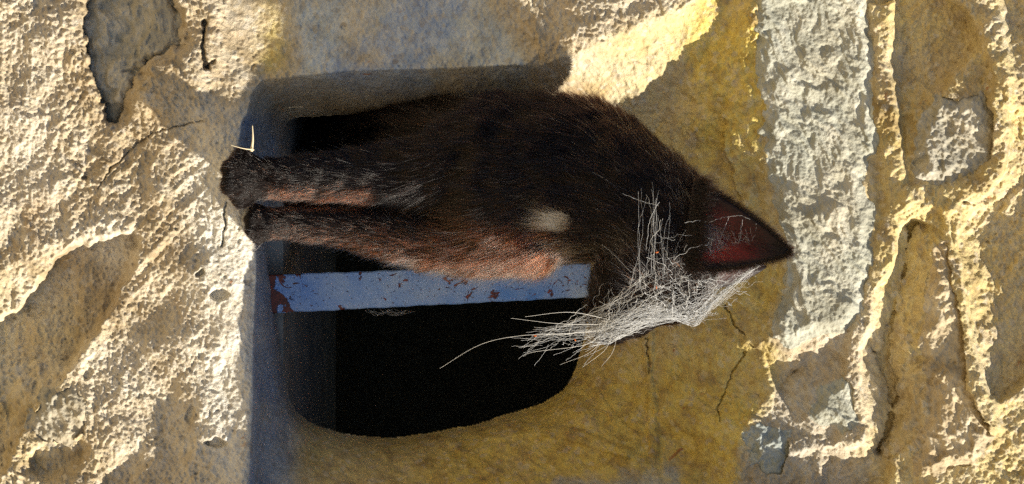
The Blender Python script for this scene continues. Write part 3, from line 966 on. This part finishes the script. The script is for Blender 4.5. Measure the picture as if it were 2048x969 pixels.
M['whisker'] = simple_material('white_whisker', (.85, .82, .75), .4, .5, .1)
def curve_pts(pts, n=14):
    """Catmull-Rom through a few places"""
    q = [np.array(p) for p in pts]
    q = [2 * q[0] - q[1]] + q + [2 * q[-1] - q[-2]]
    out = []
    m = len(q) - 3
    for s_ in range(m):
        for t_ in np.linspace(0, 1, n, endpoint=(s_ == m - 1)):
            a, b, c, d = q[s_:s_ + 4]
            out.append(.5 * ((2 * b) + (c - a) * t_ + (2 * a - 5 * b + 4 * c - d) * t_ ** 2 + (-a + 3 * b - 3 * c + d) * t_ ** 3))
    return np.array(out)
WH = [[(1215, 660, -.088), (1130, 668, -.10), (1040, 672, -.105), (960, 690, -.105), (880, 737, -.100)],
      [(1220, 650, -.088), (1120, 648, -.11), (1022, 637, -.118)],
      [(1210, 662, -.084), (1170, 690, -.094), (1070, 704, -.098), (1046, 713, -.100)],
      [(1225, 665, -.084), (1210, 700, -.09), (1165, 735, -.092)],
      [(1235, 668, -.080), (1225, 705, -.085), (1203, 733, -.088)],
      [(1220, 640, -.092), (1140, 625, -.11), (1050, 634, -.12)],
      [(1215, 668, -.06), (1180, 705, -.055), (1120, 730, -.05)]]
for wpts in WH:
    c = curve_pts([P(*x) for x in wpts])
    tubes_mesh('whisker', [(c, np.linspace(.00012, .00005, len(c)))], M['whisker'], catroot, 5)

# ------------------------------------------------------------------ cobweb over the face
def web_material():
    m, nt, b = new_mat('dusty_cobweb_silk')
    b.inputs['Base Color'].default_value = (.88, .89, .90, 1)
    b.inputs['Roughness'].default_value = .6
    tr = N(nt, 'ShaderNodeBsdfTranslucent'); tr.inputs[0].default_value = (.8, .8, .78, 1)
    mx = N(nt, 'ShaderNodeMixShader'); mx.inputs[0].default_value = .4
    nt.links.new(b.outputs[0], mx.inputs[1]); nt.links.new(tr.outputs[0], mx.inputs[2])
    nt.links.new(mx.outputs[0], nt.nodes['Material Output'].inputs[0])
    return m
M['web'] = web_material()
camp = Vector((0, -DIST, CAMZ))
from functools import lru_cache
@lru_cache(maxsize=60000)
def skinY_(u, v):
    tgt = P(u, v, 0); dr = (tgt - camp).normalized()
    hit = bvh.ray_cast(camp, dr)
    if hit[0] is not None and hit[0].y < -.02:
        return hit[0].y
    return -.078
def skinY(u, v):
    # a draped veil follows the head loosely: average of the surface around the place
    u = round(u / 6) * 6; v = round(v / 6) * 6
    return np.mean([skinY_(u + a, v + b) for a, b in ((0, 0), (18, 0), (-18, 0), (0, 18), (0, -18))]) - .009
rw = random.Random(5)
lines = []
def thread(pts2, rad, jit=3.0, n=9, lift=0.0, wig=0.0):
    """thread through photo places, lying just off the fur"""
    c2 = curve_pts([(a, b, 0) for a, b in pts2], n)
    m = len(c2)
    ph = rw.random() * 6.28; fr = rw.uniform(.5, 1.6)
    out = []
    for i, (a, b, _) in enumerate(c2):
        e = wig * math.sin(ph + i * fr)
        a2 = a + e + rw.gauss(0, jit * .25); b2 = b + e * .7 + rw.gauss(0, jit * .25)
        out.append(P(a2, b2, skinY(a2, b2) - lift + rw.gauss(0, .0006)))
    lines.append((np.array(out), rad))
edge = [(1180, 690), (1222, 682), (1260, 664), (1298, 645), (1345, 637), (1389, 648), (1406, 626), (1440, 590), (1480, 558), (1522, 528)]
def edge_at(f):
    x = f * (len(edge) - 1); i = min(int(x), len(edge) - 2); g = x - i
    return (edge[i][0] + (edge[i + 1][0] - edge[i][0]) * g, edge[i][1] + (edge[i + 1][1] - edge[i][1]) * g)
R1, R2, R3 = .00006, .00010, .00015
# gathered hem of the veil
for k in range(34):
    a = rw.random() * .6; b = a + rw.uniform(.2, .5); b = min(b, 1)
    off = abs(rw.gauss(0, 10))
    pts = []
    for q_ in np.linspace(a, b, 6):
        e_ = edge_at(q_)
        pts.append((e_[0] - off * .6 + rw.gauss(0, 2), e_[1] - off + rw.gauss(0, 2)))
    thread(pts, rw.choice([R2, R2 * 1.4, R3]), 2)
for k in range(12):
    thread([(x + rw.gauss(0, 3), y + rw.gauss(0, 3)) for x, y in edge], R3, 1.5)
# fan from the whisker tips to the brow
for k in range(58):
    s_ = (rw.uniform(1060, 1200), 0); s_ = (s_[0], 668 + rw.gauss(0, 8) + (s_[0] - 1060) * .05 - rw.random() * 14 * (s_[0] > 1110))
    e_ = edge_at(rw.random() ** 1.4 * .8)
    tgt = (e_[0] + rw.gauss(0, 14) + rw.uniform(-40, 40), e_[1] - rw.random() ** 1.3 * 110)
    midp = ((s_[0] + tgt[0]) / 2 + rw.gauss(0, 8), (s_[1] + tgt[1]) / 2 + rw.uniform(2, 16))
    thread([s_, midp, tgt], rw.choice([R1, R1, R2, R3]), 6, 11, rw.uniform(-.002, .004), rw.uniform(0, 3.5))
# tangle of short kinked threads across cheek and brow
def inpoly(x, y, poly):
    c = False
    for i in range(len(poly)):
        (ax, ay), (bx, by) = poly[i], poly[(i + 1) % len(poly)]
        if (ay > y) != (by > y) and x < (bx - ax) * (y - ay) / (by - ay) + ax: c = not c
    return c
veil = [(1110, 672), (1180, 686), (1262, 660), (1345, 640), (1388, 642), (1452, 585), (1515, 530), (1420, 520), (1345, 520), (1330, 440), (1300, 440), (1290, 520), (1230, 590), (1150, 640)]
cnt = 0
while cnt < 190:
    x = rw.uniform(1100, 1520); y = rw.uniform(420, 690)
    if not inpoly(x, y, veil): continue
    hem = min(math.hypot(x - a_, y - b_) for a_, b_ in edge)
    if rw.random() > math.exp(-hem / 42) + .10: continue
    cnt += 1
    ang = rw.gauss(-.55, .9); ln_ = rw.uniform(18, 85)
    p1 = (x, y); p2 = (x + math.cos(ang) * ln_ * .5 + rw.gauss(0, 6), y + math.sin(ang) * ln_ * .5 + rw.gauss(0, 6))
    p3 = (x + math.cos(ang) * ln_, y + math.sin(ang) * ln_)
    if y > 600 and p3[1] > y + 14: continue
    thread([p1, p2, p3], rw.choice([R1, R1, R2, R3]), 3.5, 9, rw.uniform(-.003, .005), rw.uniform(0, 4))
for k in range(240):
    a = rw.random(); e_ = edge_at(a); o_ = abs(rw.gauss(0, 26)); x = e_[0] - o_ * .6; y = e_[1] - o_
    f_ = edge_at(min(1, a + rw.uniform(.05, .22))); o2 = abs(rw.gauss(0, 22))
    thread([(x, y), ((x + f_[0]) / 2 + rw.gauss(0, 8), (y + f_[1] - o2) / 2 + rw.gauss(0, 5) - 4), (f_[0] - o2 * .5, f_[1] - o2)], R1 * .6, 2, 6, 0, rw.uniform(0, 3))
# net of finer threads sagging beyond the brow
for k in range(60):
    a = edge_at(rw.uniform(.5, .98)); b = edge_at(rw.uniform(.45, .8))
    thread([a, ((a[0] + b[0]) / 2 + rw.uniform(0, 14), (a[1] + b[1]) / 2 + rw.uniform(-6, 14)), b], R1 * .75, 2, 8)
# long upright threads over the neck and on the ear
for k in range(13):
    x = 1318 + rw.gauss(0, 18)
    thread([(x + rw.gauss(0, 8), 402 + rw.gauss(0, 18)), (x + rw.gauss(0, 6), 470), (x - 6 + rw.gauss(0, 14), 560 + rw.gauss(0, 20))], rw.choice([R1 * .8, R1, R2]), 2.5, 7)
for pts in [[(1245, 388), (1290, 405), (1318, 412)], [(1318, 405), (1300, 440), (1292, 500)], [(1204, 490), (1230, 512), (1262, 545)],
            [(1418, 446), (1445, 436), (1480, 432), (1500, 440)], [(1512, 448), (1510, 490), (1508, 524)], [(1458, 435), (1440, 480), (1430, 520)],
            [(1485, 440), (1478, 485), (1470, 528)], [(1370, 446), (1400, 442), (1420, 448)], [(1535, 470), (1525, 490), (1505, 490), (1480, 480)]]:
    thread(pts, R2, 2.5, 10, .006)
for k in range(70):
    x = rw.gauss(1462, 26); y = rw.uniform(480, 530); l = rw.uniform(10, 34); a = rw.gauss(-1.5, .5)
    thread([(x, y), (x + math.cos(a) * l * .5 + rw.gauss(0, 3), y + math.sin(a) * l * .5), (x + math.cos(a) * l, y + math.sin(a) * l)], R1, 2, 5, .006)
# loose ends blown off the muzzle
for k in range(30):
    x = rw.uniform(1060, 1230); y = 672 + rw.gauss(0, 10)
    a = rw.gauss(2.6, .5); l = rw.uniform(20, 80)
    thread([(x, y), (x + math.cos(a) * l * .5, y + math.sin(a) * l * .4), (x + math.cos(a) * l, y + math.sin(a) * l * .7)], R1, 2, 6)
org = P(1350, 620, -.08)
web = tubes_mesh('cobweb', lines, M['web'], None, 3, org)
tag(web, 'white dusty cobweb draped over the black cat\'s face, ear and whiskers', 'cobweb')
M['seed'] = simple_material('orange_seed_husk', (.55, .14, .03), .7, .2)
for (u_, v_) in [(1314, 505), (1313, 575), (1070, 672), (1150, 680)]:
    sb = bmesh.new()
    bmesh.ops.create_icosphere(sb, subdivisions=1, radius=.0007, matrix=Matrix.Rotation(rw.random() * 3, 4, 'Y') @ Matrix.Diagonal((.7, .7, 1.6, 1)))
    so2 = bm_obj('seed_husk', sb, M['seed'], web)
    so2.matrix_world = Matrix.Translation(P(u_, v_, skinY(u_, v_) - .003))

# straws caught beside the paw, small web under the bar
def sliver(a, b, r0, label):
    pa, pb = P(*a), P(*b)
    c = curve_pts([pa, pa.lerp(pb, .5) + Vector((.0006, 0, .0006)), pb], 6)
    o = tubes_mesh('straw', [(c, np.linspace(r0, r0 * .25, len(c)))], M['straw'], None, 5, pa)
    tag(o, label, 'straw')
sliver((503, 303, -.036), (505, 252, -.040), .0011, 'short pale straw standing up beside the cat\'s curled paw')
sliver((508, 300, -.038), (462, 291, -.044), .00055, 'thin pale straw lying across the toes of the curled paw')

wl = []
for k in range(14):
    a = rw.uniform(730, 790); b = a + rw.uniform(15, 50)
    wl.append((curve_pts([P(a, 621 + rw.uniform(-3, 3), .088), P((a + b) / 2, 626 + rw.uniform(0, 7), .086), P(b, 621 + rw.uniform(-3, 3), .088)], 7), .00008))
wisp = tubes_mesh('cobweb', wl, M['web'], None, 3, P(765, 622, .088))
tag(wisp, 'small wisp of cobweb clinging to the edge of the blue bar', 'cobweb')
